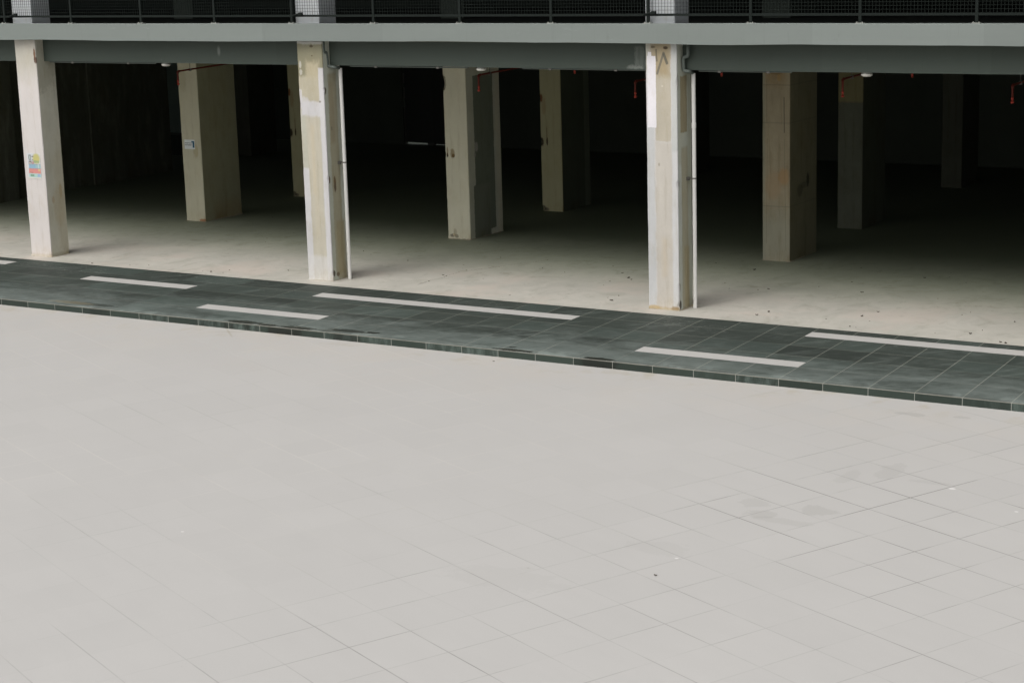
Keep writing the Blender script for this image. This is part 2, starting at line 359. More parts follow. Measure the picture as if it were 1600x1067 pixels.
def col_mat(name, w, base, layers=(), spots=(), strokes=(), raw=False, var=0.12, side_val=None, lines=(), mottled=None):
    g = G(name, 0.8)
    u = g.x; z = g.z
    front = g.step(g.y, 0.018, 0.022, 1.0, 0.0) if True else None
    side = g.mul(g.step(g.x, w-0.022, w-0.018), g.sub(1.0, front))
    hf = g.noise(26, 5, 0.75, off=77)
    hz = g.add(g.mul(g.sub(g.noise(5, 6, 0.7, off=1), 0.5), 0.30), g.mul(g.sub(hf, 0.5), 0.09))
    hu = g.mul(g.sub(g.noise(6, 6, 0.7, v=g.scale(g.co, (1, 1, 0.8)), off=4), 0.5), 0.16)
    hu = g.add(hu, g.mul(g.sub(hf, 0.5), 0.06))
    spn = g.noise(26, 5, 0.75, v=g.scale(g.co, (1, 1, 0.6)), off=55)
    n1 = g.noise(3.0, 7, 0.68, off=7); n2 = g.noise(4.0, 6, 0.65, v=g.scale(g.co, (1.0, 1.0, 0.22)), off=9); f = g.noise(45, 4, 0.65)
    c = g.val(lin(*base), g.add(1-var*2.1, g.add(g.mul(n1, var*1.9), g.add(g.mul(n2, var*1.6), g.mul(f, var*0.8)))))
    if mottled:
        c = g.mix(g.mul(g.step(n2, 0.48, 0.68), 0.5), c, lin(*mottled[0])); c = g.mix(g.mul(g.step(n1, 0.50, 0.66), 0.45), c, lin(*mottled[1]))
    for (fc, u0, u1, z0, z1, colr, rag, soft) in layers:
        U = g.x if fc == 'f' else g.y; M = front if fc == 'f' else (side if fc == 's' else None)
        mk = g.mul(g.band(g.add(U, g.mul(hu, rag)), u0, u1, soft), g.band(g.add(z, g.mul(hz, rag)), z0, z1, soft*1.5))
        if M is not None: mk = g.mul(mk, M)
        cc = g.val(lin(*colr[:3]), g.add(0.62, g.add(g.mul(n1, 0.26), g.add(g.mul(n2, 0.34), g.mul(f, 0.16)))))
        c = g.mix(g.mul(mk, colr[3] if len(colr) > 3 else 1.0), c, cc)
    for (fc, uc, zc, ru, rz, colr, k) in spots:
        U = g.x if fc == 'f' else g.y; M = front if fc == 'f' else side
        sp = g.rspot(U, z, uc, zc, ru*1.2, rz*1.2, spn, 1.3, 0.24)
        c = g.mix(g.mul(g.mul(sp, M), k), c, lin(*colr))
    for (fc, ax, az, bx, bz, wd, colr, k) in strokes:
        U = g.x if fc == 'f' else g.y; M = front if fc == 'f' else side
        L = math.hypot(bx-ax, bz-az); du, dz = (bx-ax)/L, (bz-az)/L
        al = g.add(g.mul(g.sub(U, ax), du), g.mul(g.sub(z, az), dz)); ac = g.add(g.mul(g.sub(U, ax), -dz), g.mul(g.sub(z, az), du))
        mk = g.mul(g.band(al, 0, L, 0.01), g.step(g.m_('ABSOLUTE', g.add(ac, g.mul(hu, .06))), wd*0.6, wd*1.3, 1.0, 0.0))
        c = g.mix(g.mul(g.mul(mk, M), k), c, lin(*colr))
    bl = g.noise(2.4, 8, 0.75, v=g.scale(g.co, (1, 1, 0.5)), off=101); stn = g.noise(11, 6, 0.75, v=g.scale(g.co, (1, 1, 0.09)), off=102); pore = g.noise(70, 3, 0.7, off=103)
    K = 1.0 if not raw else 1.7
    c = g.mix(g.step(bl, 0.50, 0.66, 0.0, min(0.9, 0.30*K)), c, lin(0.80, 0.74, 0.60), 'MULTIPLY')
    c = g.mix(g.step(stn, 0.52, 0.66, 0.0, min(0.9, 0.34*K)), c, lin(0.70, 0.66, 0.55), 'MULTIPLY')
    c = g.mix(g.step(pore, 0.66, 0.72, 0.0, min(0.9, 0.35*K)), c, lin(0.45, 0.42, 0.36), 'MULTIPLY')
    c = g.mix(g.mul(g.step(z, 0.0, 0.30, 1.0, 0.0), g.step(bl, 0.40, 0.60, 0.0, 0.55)), c, lin(0.72, 0.64, 0.50), 'MULTIPLY')
    for zl in lines:    # formwork joints
        d = g.m_('ABSOLUTE', g.sub(g.add(z, g.mul(hz, .04)), zl))
        c = g.mix(g.mul(g.step(d, 0.003, 0.014, 1.0, 0.0), 0.30), c, lin(0.10, 0.09, 0.07))
    g.bump(g.add(g.mul(n1, .6), g.mul(f, 0.35)), 0.35 if raw else 0.22, 0.008)
    return g.done(c)

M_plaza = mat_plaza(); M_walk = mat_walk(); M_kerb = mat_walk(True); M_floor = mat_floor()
M_strip = plain('pale_granite_strip', lin(0.43, 0.42, 0.40), 0.6, 0.16, 5)
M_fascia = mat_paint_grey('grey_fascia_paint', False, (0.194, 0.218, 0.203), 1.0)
M_beam_shaded = mat_paint_grey('shaded_beam_paint', True, (0.058, 0.073, 0.060), 0.8)  # same grey paint as the fascia, darkened for the shade under the slab
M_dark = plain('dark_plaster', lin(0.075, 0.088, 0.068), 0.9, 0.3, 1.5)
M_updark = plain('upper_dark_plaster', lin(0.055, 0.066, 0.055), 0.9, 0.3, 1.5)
M_black = plain('upper_near_black', lin(0.018, 0.022, 0.018), 0.9, 0.3, 2)  # near-black used on the upper floor and shell walls
M_soffit = plain('dusty_soffit', lin(0.15, 0.16, 0.12), 0.9, 0.2, 2)
M_rail = plain('dark_green_rail_paint', lin(0.006, 0.010, 0.008), 0.75, 0.2, 6)
M_wire = plain('galvanised_wire', lin(0.010, 0.015, 0.012), 0.8, 0.2, 20, 0.0)
M_galv = plain('galvanised_plate', lin(0.33, 0.34, 0.31), 0.5, 0.25, 20, 0.3)
M_pvc = plain('white_pvc', lin(0.70, 0.69, 0.66), 0.4, 0.10, 5)
M_gpipe = plain('grey_painted_pipe', lin(0.12, 0.14, 0.125), 0.5, 0.15, 9)
M_red = plain('red_sprinkler_pipe', lin(0.13, 0.020, 0.012), 0.45, 0.2, 9)
M_head = plain('sprinkler_cap', lin(0.42, 0.06, 0.04), 0.4, 0.2, 20)
M_lamp = plain('opal_lamp_cover', lin(0.62, 0.61, 0.55), 0.35, 0.08, 9)
M_steel = plain('dull_steel', lin(0.16, 0.155, 0.14), 0.5, 0.3, 30, 0.5)
M_leaf = plain('dry_leaf', lin(0.055, 0.042, 0.026), 0.8, 0.4, 60)
M_door = plain('door_paint', lin(0.05, 0.055, 0.05), 0.6, 0.2, 4)

# ================================================================== SETTING
random.seed(5)
b = MB(); b.quad((-160, -160, 0), (160, -160, 0), (160, 160, 0), (-160, 160, 0))
tag(b.build('plaza', M_plaza, loc=(0, 0, -KZ), recalc=False), kind='structure')
# the material reads world-sized coordinates, and the sheet only moves in z
walk = empty('walkway', (0, 0, 0)); tag(walk, kind='structure')
WXL, WXR = -60.0, 60.0
b = MB(); b.quad((WXL, YOUT+0.003, 0), (WXR, YOUT+0.003, 0), (WXR, YIN, 0), (WXL, YIN, 0)); b.build('paving', M_walk, walk, recalc=False)
b = MB()
b.add([(WXL, YOUT, -KZ-0.02), (WXR, YOUT, -KZ-0.02), (WXR, YOUT, -0.003), (WXL, YOUT, -0.003), (WXR, YOUT+0.003, 0), (WXL, YOUT+0.003, 0)],
      [(0, 1, 2, 3), (3, 2, 4, 5)]); b.build('kerb', M_kerb, walk, recalc=False)
def sx(x, y): return X0 - 0.03 - 0.04*(y+3.43) + x
for (n0, n1, y1) in [(-10, -5, -0.63), (-1, 3, -1.235), (5, 9, -2.45), (7, 15, -0.93), (18, 22, -2.45), (21, 29, -0.63)]:
    y0 = y1-0.29
    b = MB(); b.add([(sx(n0*.6, y0), y0, 0), (sx(n1*.6, y0), y0, 0), (sx(n1*.6, y1), y1, 0), (sx(n0*.6, y1), y1, 0),
                     (sx(n0*.6, y0), y0, 0.004), (sx(n1*.6, y0), y0, 0.004), (sx(n1*.6, y1), y1, 0.004), (sx(n0*.6, y1), y1, 0.004)],
                    [(4, 5, 6, 7), (0, 1, 5, 4), (1, 2, 6, 5), (2, 3, 7, 6), (3, 0, 4, 7)])
    b.build('pale_strip', M_strip, walk)
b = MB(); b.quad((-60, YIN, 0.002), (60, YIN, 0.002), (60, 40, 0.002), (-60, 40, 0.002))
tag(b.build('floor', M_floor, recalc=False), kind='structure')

# ================================================================== BUILDING
bld = empty('concrete_building', (0, 0, 0))
tag(bld, 'unfinished open concrete building with patched columns, grey slab edge and dark hall inside', 'building')

def rough_box_long(x0, x1, y0, y1, z0, z1, amp, step=0.25, seed=1, name='edge', mat=None, low=None):
    rnd = random.Random(seed); n = int((x1-x0)/step); vs = []; fs = []
    ph = [rnd.uniform(0, 6.28) for _ in range(6)]
    for i in range(n+1):
        x = x0+(x1-x0)*i/n
        w = amp*(sin(x*0.9+ph[0])*.5 + sin(x*2.3+ph[1])*.3 + sin(x*5.1+ph[2])*.15) + rnd.uniform(-1, 1)*0.0012
        w2 = amp*0.35*(sin(x*1.3+ph[3]) + .4*sin(x*4.1+ph[4])) + rnd.uniform(-1, 1)*0.0008
        if low: w += low(x)
        vs += [(x, y0+w2*.5, z0+w), (x, y0+w2*.5, z1-0.006+w2), (x, y0+0.006+w2*.5, z1+w2), (x, y1, z1), (x, y1, z0+w)]
        if i:
            a = (i-1)*5; c = i*5
            for k in range(5): fs.append((a+k, a+(k+1) % 5, c+(k+1) % 5, c+k))
    fs += [(0, 1, 2, 3, 4), tuple(n*5+k for k in (4, 3, 2, 1, 0))]
    b = MB(); b.add(vs, fs); return b
def low(x):    # the slab edge dips over the third column and rises beside it
    return -0.020*math.exp(-((x+0.1)/0.8)**2) + 0.016*math.exp(-((x+4.2)/2.2)**2) + 0.006
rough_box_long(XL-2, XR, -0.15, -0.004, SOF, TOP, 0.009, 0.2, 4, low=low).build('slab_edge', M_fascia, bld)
b = MB(); b.box(XL-9, XR, 0.0, YB+0.3, SOF+0.002, SOF+0.12); b.build('slab', M_soffit, bld)
b = MB(); b.quad((XL-2, 0.002, SOF+0.125), (XR, 0.002, SOF+0.125), (XR, 14, SOF+0.125), (XL-2, 14, SOF+0.125)); b.build('upper_floor', M_black, bld, recalc=False)

# edge beams between the front columns
for i in range(-1, 6):
    xa = CX1+(i-1)*GX+CW-0.001 if i > -1 else XL-2; xb = CX1+i*GX+0.001
    rough_box_long(xa, xb, 0.20, 0.46, 3.583, SOF+0.001, 0.004, 0.3, 30+i).build('edge_beam', M_beam_shaded, bld)
# beams over the inner rows (seen only from lower down)
for yy in (IY+0.4, JY+0.4):
    b = MB(); b.box(XL, XR, yy, yy+0.3, 3.62, SOF); b.build('inner_beam', M_soffit, bld)

def chip_column(x, y, w, d, h, mat, seed, chips=(), z0=0.0, name='column', cham=0.007, label=None, foot=True, jit=0.0022):
    """four corners, each cut by a small uneven chamfer that deepens where the arris is broken"""
    rnd = random.Random(seed); step = 0.035; n = int((h-z0)/step); vs = []; fs = []
    low_ = [0.0]*4
    for i in range(n+1):
        z = z0+(h-z0)*i/n; ring = []
        for c, (cx, cy_) in enumerate(((0, 0), (w, 0), (w, d), (0, d))):
            low_[c] = low_[c]*0.75 + rnd.uniform(-1, 1)*0.0016
            ch = cham + low_[c] + rnd.uniform(0, jit)
            for (cc, zc, rr, dd) in chips:
                if cc == c: ch += dd*max(0.0, 1-((z-zc)/rr)**2)*(0.75+0.5*rnd.random())
            ch = max(0.002, ch)
            sx_ = 1 if cx == 0 else -1; sy2 = 1 if cy_ == 0 else -1
            a = (cx, cy_+sy2*ch); bb = (cx+sx_*ch, cy_)
            ring += [a, bb] if c in (0, 2) else [bb, a]
        if foot and z < 0.05:
            k = (0.05-z)*0.18
            ring = [(px+(k if px > w/2 else -k)*rnd.random(), py+(k if py > d/2 else -k)*rnd.random()) for px, py in ring]
        vs += [(px, py, z) for px, py in ring]
        if i:
            A = (i-1)*8; B = i*8
            for k in range(8): fs.append((A+k, A+(k+1) % 8, B+(k+1) % 8, B+k))
    fs += [tuple(reversed(range(8))), tuple(n*8+k for k in range(8))]
    b = MB(); b.add(vs, fs); o = b.build(name, mat, bld, loc=(x, y, 0))
    if label: o['label'] = label
    return o

white = (0.565, 0.555, 0.56); cream = (0.56, 0.53, 0.41); gwhite = (0.55, 0.555, 0.53)
M_C1 = col_mat('cream_painted_plaster', CW, (0.61, 0.575, 0.55),
    layers=[('s', -0.1, 0.6, -0.1, 4.1, (0.58, 0.57, 0.475, 0.9), 0, 0.03),
            ('f', -0.1, 0.6, 3.35, 4.1, (0.47, 0.45, 0.37, 0.75), 1.0, 0.22),
            ('f', -0.1, 0.6, -0.1, 0.05, (0.45, 0.40, 0.30, 0.6), .3, 0.02),
            ('s', -0.1, 0.6, -0.1, 0.06, (0.40, 0.36, 0.26, 0.6), .3, 0.02), ('s', 0.25, 0.6, 0.1, 1.9, (0.50, 0.46, 0.34, 0.5), 1.2, 0.08)],
    spots=[('f', 0.478, 3.72, 0.02, 0.09, (0.16, 0.07, 0.03), .9), ('f', 0.49, 3.62, 0.03, 0.05, (0.10, 0.05, 0.03), .9), ('s', 0.36, 1.2, 0.03, 0.12, (0.42, 0.28, 0.12), .5),
           ('s', 0.16, 1.05, 0.03, 0.05, (0.42, 0.28, 0.14), .5), ('s', 0.0, 2.05, 0.012, 0.03, (0.1, 0.08, 0.05), .8), ('s', 0.12, 3.45, 0.3, 0.35, (0.30, 0.29, 0.22), .5), ('s', 0.3, 0.9, 0.12, 0.3, (0.5, .43, .28), .4)], var=0.09)
M_C2 = col_mat('patched_render_on_concrete', CW, (0.46, 0.45, 0.375),
    layers=[('f', -0.1, 0.6, 2.9, 3.7, (0.44, 0.40, 0.30, 0.85), .8, 0.05),
            ('f', -0.1, 0.6, 3.42, 3.94, (0.25, 0.235, 0.155, 0.95), .5, 0.02),
            ('f', 0.16, 0.44, 3.38, 3.66, (0.47, 0.42, 0.30, 0.9), 1.0, 0.04),
            ('f', 0.12, 0.40, -0.1, 2.85, (0.49, 0.455, 0.37, 0.9), .5, 0.03),
            ('f', 0.20, 0.27, 1.45, 2.62, (0.50, 0.43, 0.30, 0.5), .5, 0.04),
            ('f', 0.22, 0.30, 0.75, 1.6, (0.50, 0.45, 0.34, 0.4), .35, 0.03),
            ('f', 0.41, 0.6, -0.1, 3.55, white+(0.95,), .25, 0.012),
            ('f', 0.03, 0.6, 2.76, 3.00, white+(0.95,), .55, 0.02),
            ('f', -0.1, 0.055, 2.9, 3.2, white+(0.8,), .3, 0.01),
            ('f', -0.1, 0.13, -0.1, 1.90, white+(0.9,), .35, 0.012),
            ('f', -0.1, 0.6, 3.945, 4.1, (0.52, 0.51, 0.47), .3, 0.008),
            ('f', -0.1, 0.6, -0.1, 0.42, (0.58, 0.57, 0.55, 0.75), .5, 0.03),
            ('s', -0.1, 0.6, -0.1, 4.1, (0.53, 0.55, 0.47), 0, 0.02),
            ('s', 0.11, 0.34, 0.1, 3.45, (0.40, 0.37, 0.26, .9), .5, 0.02),
            ('s', 0.36, 0.6, -0.1, 4.0, (0.60, 0.63, 0.57, .9), .2, 0.02),
            ('s', 0.13, 0.26, 2.3, 3.3, (0.36, 0.31, 0.21, .7), .4, 0.03),
            ('s', 0.17, 0.4, 0.0, 1.0, (0.40, 0.35, 0.22, .8), .4, 0.03)],
    spots=[('f', 0.295, 3.905, 0.03, 0.018, (0.08, 0.06, 0.03), .8), ('f', 0.30, 3.75, .015, .01, (0.1, .08, .04), .7), ('f', 0.05, 3.60, 0.022, 0.05, (0.52, 0.50, 0.44), .8), ('f', 0.055, 3.48, 0.025, 0.04, (0.52, 0.50, 0.44), .8),
           ('f', 0.08, 2.98, 0.10, 0.08, white, .7), ('f', 0.42, 3.0, 0.02, 0.015, (0.2, .18, .14), .7),
           ('s', 0.035, 1.71, 0.018, 0.055, (0.13, 0.08, 0.05), .9), ('s', 0.185, 1.60, 0.026, 0.10, (0.10, 0.06, 0.03), .85), ('s', 0.175, 1.68, 0.02, 0.06, (0.22, 0.14, 0.07), .7),
           ('s', 0.035, 0.13, 0.034, 0.045, (0.09, 0.07, 0.05), .9), ('s', 0.155, 0.10, 0.04, 0.03, (0.16, 0.11, 0.06), .8), ('s', 0.03, 3.18, 0.03, 0.05, (0.10, 0.08, 0.05), .85),
           ('s', 0.17, 2.55, .01, .03, (.1, .1, .08), .6)], var=0.16)
M_C3 = col_mat('patched_render_with_fresh_paint', CW, (0.56, 0.55, 0.54),
    layers=[('f', 0.15, 0.41, 2.545, 4.1, (0.46, 0.42, 0.34, 1.0), .35, 0.008),
            ('f', 0.14, 0.42, -0.1, 2.54, (0.50, 0.465, 0.405, 0.85), .5, 0.025),
            ('f', 0.06, 0.40, 3.50, 4.1, (0.37, 0.30, 0.185, 0.85), .9, 0.06),
            ('f', -0.1, 0.13, -0.1, 2.8, (0.50, 0.505, 0.50, 0.9), .4, 0.015),
            ('f', 0.42, 0.6, -0.1, 4.1, (0.49, 0.50, 0.48, 0.9), .35, 0.012),
            ('f', 0.42, 0.6, -0.1, 2.4, (0.57, 0.565, 0.56, 0.8), .4, 0.02),
            ('f', -0.1, 0.07, 3.6, 4.1, (0.45, 0.43, 0.36, 0.8), .5, 0.02),
            ('f', 0.022, 0.165, 2.745, 3.80, (0.74, 0.715, 0.74), .22, 0.003),
            ('f', 0.035, 0.10, 3.72, 3.86, (0.74, 0.715, 0.74), .45, 0.003),
            ('f', -0.1, 0.6, -0.1, 0.045, (0.45, 0.38, 0.26, .8), .4, 0.012),
            ('f', 0.24, 0.32, 0.5, 1.1, (0.50, 0.42, 0.30, 0.5), .8, 0.05),
            ('s', -0.1, 0.6, -0.1, 4.1, (0.53, 0.55, 0.47), 0, 0.02),
            ('s', 0.10, 0.32, 2.66, 3.5, (0.33, 0.28, 0.17, .9), .3, 0.008),
            ('s', 0.12, 0.33, -0.1, 2.45, (0.43, 0.40, 0.29, .85), .3, 0.02),
            ('s', -0.1, 0.12, -0.1, 2.2, (0.60, 0.63, 0.58, .8), .3, 0.02),
            ('s', 0.2, 0.36, 0.0, 0.95, (0.42, 0.36, 0.22, .7), .5, 0.03)],
    spots=[('f', 0.33, 3.92, 0.03, 0.02, (0.07, 0.05, 0.03), .9), ('f', 0.12, 3.93, .03, .015, (.12, .1, .06), .8), ('f', 0.44, 0.03, 0.05, 0.03, (0.30, 0.22, 0.12), .8), ('f', 0.10, 0.03, 0.08, 0.03, (0.46, 0.36, 0.2), .8),
           ('s', 0.01, 1.90, 0.03, 0.07, (0.13, 0.12, 0.10), .9), ('s', 0.02, 0.36, 0.02, 0.06, (0.15, 0.10, 0.06), .9), ('s', 0.035, 0.085, 0.04, 0.05, (0.08, 0.065, 0.05), .9), ('s', 0.02, 3.42, 0.02, 0.10, (0.12, 0.07, 0.04), .85),
           ('f', .27, 3.36, .012, .012, (.6, .56, .48), .8), ('f', .20, 2.2, .012, .02, (.2, .16, .1), .5)],
    strokes=[('f', 0.185, 3.53, 0.301, 3.86, 0.018, (0.13, 0.13, 0.11), .75), ('f', 0.296, 3.84, 0.358, 3.68, 0.022, (0.12, 0.12, 0.10), .85), ('f', 0.175, 3.90, 0.186, 3.72, 0.013, (0.13, 0.12, 0.09), .75),
             ('f', 0.155, 0.0, 0.155, 0.001, 0.001, (0.1, .1, .1), 0)], lines=(), var=0.13)
M_UP = col_mat('pale_grey_painted_column', CW, (0.52, 0.545, 0.56), layers=[('s', -0.1, 0.6, 4, 9, (0.33, 0.38, 0.33), 0, 0.03)], var=0.08)
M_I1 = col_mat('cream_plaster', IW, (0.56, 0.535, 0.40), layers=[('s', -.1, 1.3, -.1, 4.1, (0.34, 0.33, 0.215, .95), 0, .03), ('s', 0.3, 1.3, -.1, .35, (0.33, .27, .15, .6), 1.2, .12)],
    spots=[('f', 0.36, 1.45, 0.05, .12, (0.4, .33, .16), .5), ('f', .43, .03, .07, .025, (.35, .14, .05), .8), ('f', .1, 2.9, .1, .2, (.38, .34, .2), .4)], var=0.10)
M_I2 = col_mat('cream_plaster_rust_marks', IW, (0.63, 0.605, 0.47),
    layers=[('s', -.1, 1.3, -.1, 4.1, (0.56, 0.56, 0.46, .95), 0, .02),
            ('s', 0.24, 0.93, 0.12, 3.05, (0.18, 0.20, 0.155), .35, .006), ('s', 0.17, 0.75, -0.1, 1.0, (0.20, 0.215, 0.17), .45, .01),
            ('s', 1.0, 1.3, -.1, 4.1, (0.60, .58, .46, .9), .1, .02)],
    spots=[('f', 0.044, 1.585, 0.018, 0.035, (0.035, 0.025, 0.015), 1), ('f', 0.05, 1.66, 0.012, 0.07, (0.20, 0.12, 0.05), .7), ('f', 0.175, 1.58, 0.028, 0.03, (0.04, 0.025, 0.01), 1), ('f', 0.16, 1.62, 0.04, 0.07, (0.24, 0.16, 0.06), .7),
           ('f', 0.10, 0.07, 0.045, 0.025, (0.10, 0.08, 0.05), .7), ('f', 0.19, 0.06, 0.035, 0.03, (0.12, 0.09, 0.05), .6), ('f', 0.13, 0.085, .018, .02, (.6, .50, .34), .9), ('f', 0.16, 0.13, .03, .06, (.3, .25, .15), .45), ('f', 0.01, 2.93, 0.045, 0.12, (0.07, 0.05, 0.03), .95),
           ('s', 0.30, 1.72, 0.05, 0.08, (0.42, 0.41, 0.36), .9), ('s', 0.24, 1.58, 0.03, 0.04, (0.40, 0.39, 0.33), .8)], var=0.10)
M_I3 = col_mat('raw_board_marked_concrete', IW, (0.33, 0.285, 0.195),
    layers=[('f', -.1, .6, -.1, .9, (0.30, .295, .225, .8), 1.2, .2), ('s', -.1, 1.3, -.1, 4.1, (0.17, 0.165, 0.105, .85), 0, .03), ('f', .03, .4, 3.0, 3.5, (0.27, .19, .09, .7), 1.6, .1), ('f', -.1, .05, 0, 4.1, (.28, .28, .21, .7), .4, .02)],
    spots=[('f', 0.39, 1.45, 0.08, .12, (0.42, .25, .11), .6), ('f', .2, 1.3, .12, .2, (.40, .26, .14), .35), ('s', .78, 1.32, .05, .10, (.03, .03, .02), .8), ('s', .45, 1.18, .10, .09, (.05, .05, .03), .5), ('s', .62, 1.25, .12, .05, (.05, .05, .03), .4), ('f', .3, 3.12, .025, .05, (.40, .24, .08), .5), ('f', .13, 3.22, .06, .03, (.20, .14, .07), .6), ('f', .25, 3.2, .08, .02, (.18, .12, .06), .6)],
    strokes=[('f', 0.394, 2.80, 0.40, 2.20, 0.008, (0.08, 0.07, 0.05), .8), ('f', 0.08, 3.1, 0.08, 2.35, 0.006, (0.14, 0.12, 0.08), .6), ('f', 0.4, 2.1, 0.43, 0.2, 0.004, (0.14, 0.12, 0.08), .5), ('f', 0.09, 2.1, 0.07, 0.3, 0.004, (0.14, 0.12, 0.08), .5)],
    lines=(2.365, 0.945, 3.0), raw=True, var=0.3)
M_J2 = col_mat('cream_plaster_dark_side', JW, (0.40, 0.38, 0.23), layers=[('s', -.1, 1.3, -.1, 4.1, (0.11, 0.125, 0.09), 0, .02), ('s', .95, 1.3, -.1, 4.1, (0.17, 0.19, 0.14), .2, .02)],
    spots=[('f', 0.03, 2.32, .03, .07, (.18, .07, .03), .9), ('f', .02, 1.42, .04, .07, (.04, .03, .02), .95), ('f', .15, 1.44, .018, .07, (.05, .035, .02), .9), ('f', .145, 1.6, .01, .12, (.15, .1, .05), .6), ('f', .03, .06, .05, .05, (.05, .045, .03), .8), ('f', .11, .04, .04, .03, (.06, .05, .035), .7), ('f', .09, 2.15, .04, .15, (.33, .24, .12), .5)], var=0.12)
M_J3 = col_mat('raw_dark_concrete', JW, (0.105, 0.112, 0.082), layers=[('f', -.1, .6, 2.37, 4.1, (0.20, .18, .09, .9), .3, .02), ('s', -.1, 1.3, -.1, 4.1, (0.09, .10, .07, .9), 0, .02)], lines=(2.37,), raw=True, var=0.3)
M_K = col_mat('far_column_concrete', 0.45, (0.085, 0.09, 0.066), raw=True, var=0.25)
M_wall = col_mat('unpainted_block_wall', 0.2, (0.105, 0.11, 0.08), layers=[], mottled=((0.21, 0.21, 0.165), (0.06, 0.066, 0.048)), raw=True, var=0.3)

front_mats = {-1: M_C1, 0: M_C1, 1: M_C2, 2: M_C3}
front_lbl = {0: 'cream painted front column carrying a small colourful poster', 1: 'front column with patchy beige concrete and white plaster band', 2: 'front column with fresh white paint patch and dark chevron mark near its top'}
front_chips = {0: [(1, 2.05, .04, .008), (1, .03, .05, .012), (2, .02, .05, .02)],
               1: [(0, 2.95, .10, .012), (0, 1.9, .06, .008), (1, 3.2, .05, .016), (1, 1.72, .06, .016), (1, .13, .06, .022), (0, 2.1, .1, .006), (1, 2.6, .15, .004), (0, .04, .04, .01)],
               2: [(0, 3.8, .1, .006), (1, 1.9, .08, .020), (1, .36, .07, .012), (1, .08, .06, .022), (1, 3.42, .08, .012), (0, 1.2, .1, .004), (0, 2.3, .1, .005)]}
for i in range(-1, 5):
    o = chip_column(CX1+i*GX, 0, CW, CD, SOF-0.002, front_mats.get(i, M_C2), 10+i, front_chips.get(i, ()), label=front_lbl.get(i))
    chip_column(CX1+i*GX+0.005, 0.0, CW-0.03, CD, 7.6, M_UP, 60+i, (), z0=SOF+0.13, name='upper_column', foot=False, label='pale grey upper floor column behind the mesh railing')
mid_lbl = {0: 'cream inner column with small notice', 1: 'inner column with rust marks and large dark patch on its side', 2: 'bare brown concrete inner column with formwork lines'}
mid_chips = {0: [(2, 2.0, .3, .003), (1, .03, .05, .01)], 1: [(0, 2.93, .13, .05), (1, 1.7, .06, .008), (1, .55, .05, .008), (0, 1.6, .05, .01), (0, .7, .05, .008)], 2: [(0, 2.6, .3, .004), (1, 1.5, .1, .005)]}
for i in range(-1, 4):
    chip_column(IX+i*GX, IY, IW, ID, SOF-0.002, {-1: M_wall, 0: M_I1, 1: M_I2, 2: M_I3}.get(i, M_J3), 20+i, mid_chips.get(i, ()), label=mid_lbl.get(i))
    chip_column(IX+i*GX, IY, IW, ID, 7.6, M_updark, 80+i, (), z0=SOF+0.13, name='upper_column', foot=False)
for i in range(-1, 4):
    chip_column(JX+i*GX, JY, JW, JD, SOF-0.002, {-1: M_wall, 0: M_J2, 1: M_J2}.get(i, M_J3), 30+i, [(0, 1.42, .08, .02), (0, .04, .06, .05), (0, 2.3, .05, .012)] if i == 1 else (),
                label='deep inner column with cream front and dark side' if i == 1 else None)
for i in range(-1, 4):
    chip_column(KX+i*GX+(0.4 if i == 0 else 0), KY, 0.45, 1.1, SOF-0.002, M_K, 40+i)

# thin uneven mortar skirts where the columns meet the slab
M_skirt = plain('old_mortar', lin(0.33, 0.29, 0.215), 0.9, 0.5, 14)
def skirt(x, y, w, d, seed):
    rnd = random.Random(seed); per = []
    n = 16
    for k in range(n): per.append((w*k/n, 0, 0, -1))
    for k in range(n): per.append((w, d*k/n, 1, 0))
    for k in range(n): per.append((w*(1-k/n), d, 0, 1))
    for k in range(n): per.append((0, d*(1-k/n), -1, 0))
    b = MB(); N = len(per); o_ = .012
    for (px, py, nx, ny) in per:
        o_ = max(.004, min(.034, o_+rnd.uniform(-.010, .010))); h_ = max(.003, o_*rnd.uniform(.25, .7))
        b.v += [(px-nx*.01, py-ny*.01, h_+.002), (px+nx*o_*.55, py+ny*o_*.55, h_*.8+.002), (px+nx*o_, py+ny*o_, .0005)]
    for k in range(N):
        a = 3*k; c = 3*((k+1) % N)
        b.f += [(a, a+1, c+1, c), (a+1, a+2, c+2, c+1)]
    b.build('mortar_skirt', M_skirt, bld, loc=(x, y, 0.002))
for i in range(3): skirt(CX1+i*GX, 0, CW, CD, 200+i)
for i in range(3): skirt(IX+i*GX, IY, IW, ID, 210+i)

# enclosing walls
def wall(x0, x1, y0, y1, z0, z1, mat=M_dark, name='wall', label=None):
    b = MB(); b.box(x0, x1, y0, y1, z0, z1); o = b.build(name, mat, bld)
    if label: o['label'] = label
    return o
wall(XL-0.22, XL, 0.47, IY-0.001, 0, SOF, M_wall); wall(XL-0.22, XL, IY+ID, JY-0.001, 0, SOF, M_wall); wall(XL-0.22, XL, JY+JD, 11.2, 0, SOF, M_wall)
wall(XR, XR+0.2, 0, YB, 0, 7.6)
DX0, DX1, DH = -18.42, -17.00, 2.35                      # doorway in the back wall
wall(XL-9, DX0, YB, YB+0.2, 0, SOF); wall(DX1, XR, YB, YB+0.2, 0, SOF); wall(DX0, DX1, YB, YB+0.2, DH, SOF)
b = MB()
b.add([(DX0+.034, YB+.08, .055), (-17.46, YB+.08, .036), (-17.46, YB+.12, .036), (DX0+.034, YB+.12, .048), (DX0+.012, YB+.08, DH-.002), (-17.46, YB+.08, DH-.002), (-17.46, YB+.12, DH-.002), (DX0+.012, YB+.12, DH-.002)],
      [(0,3,2,1),(4,5,6,7),(0,1,5,4),(1,2,6,5),(2,3,7,6),(3,0,4,7)])
d = b.build('door', M_door, bld)
b = MB(); b.box(-17.455, DX1-.002, YB+.08, YB+.12, 0.022, DH-.002); b.build('door', M_door, bld)
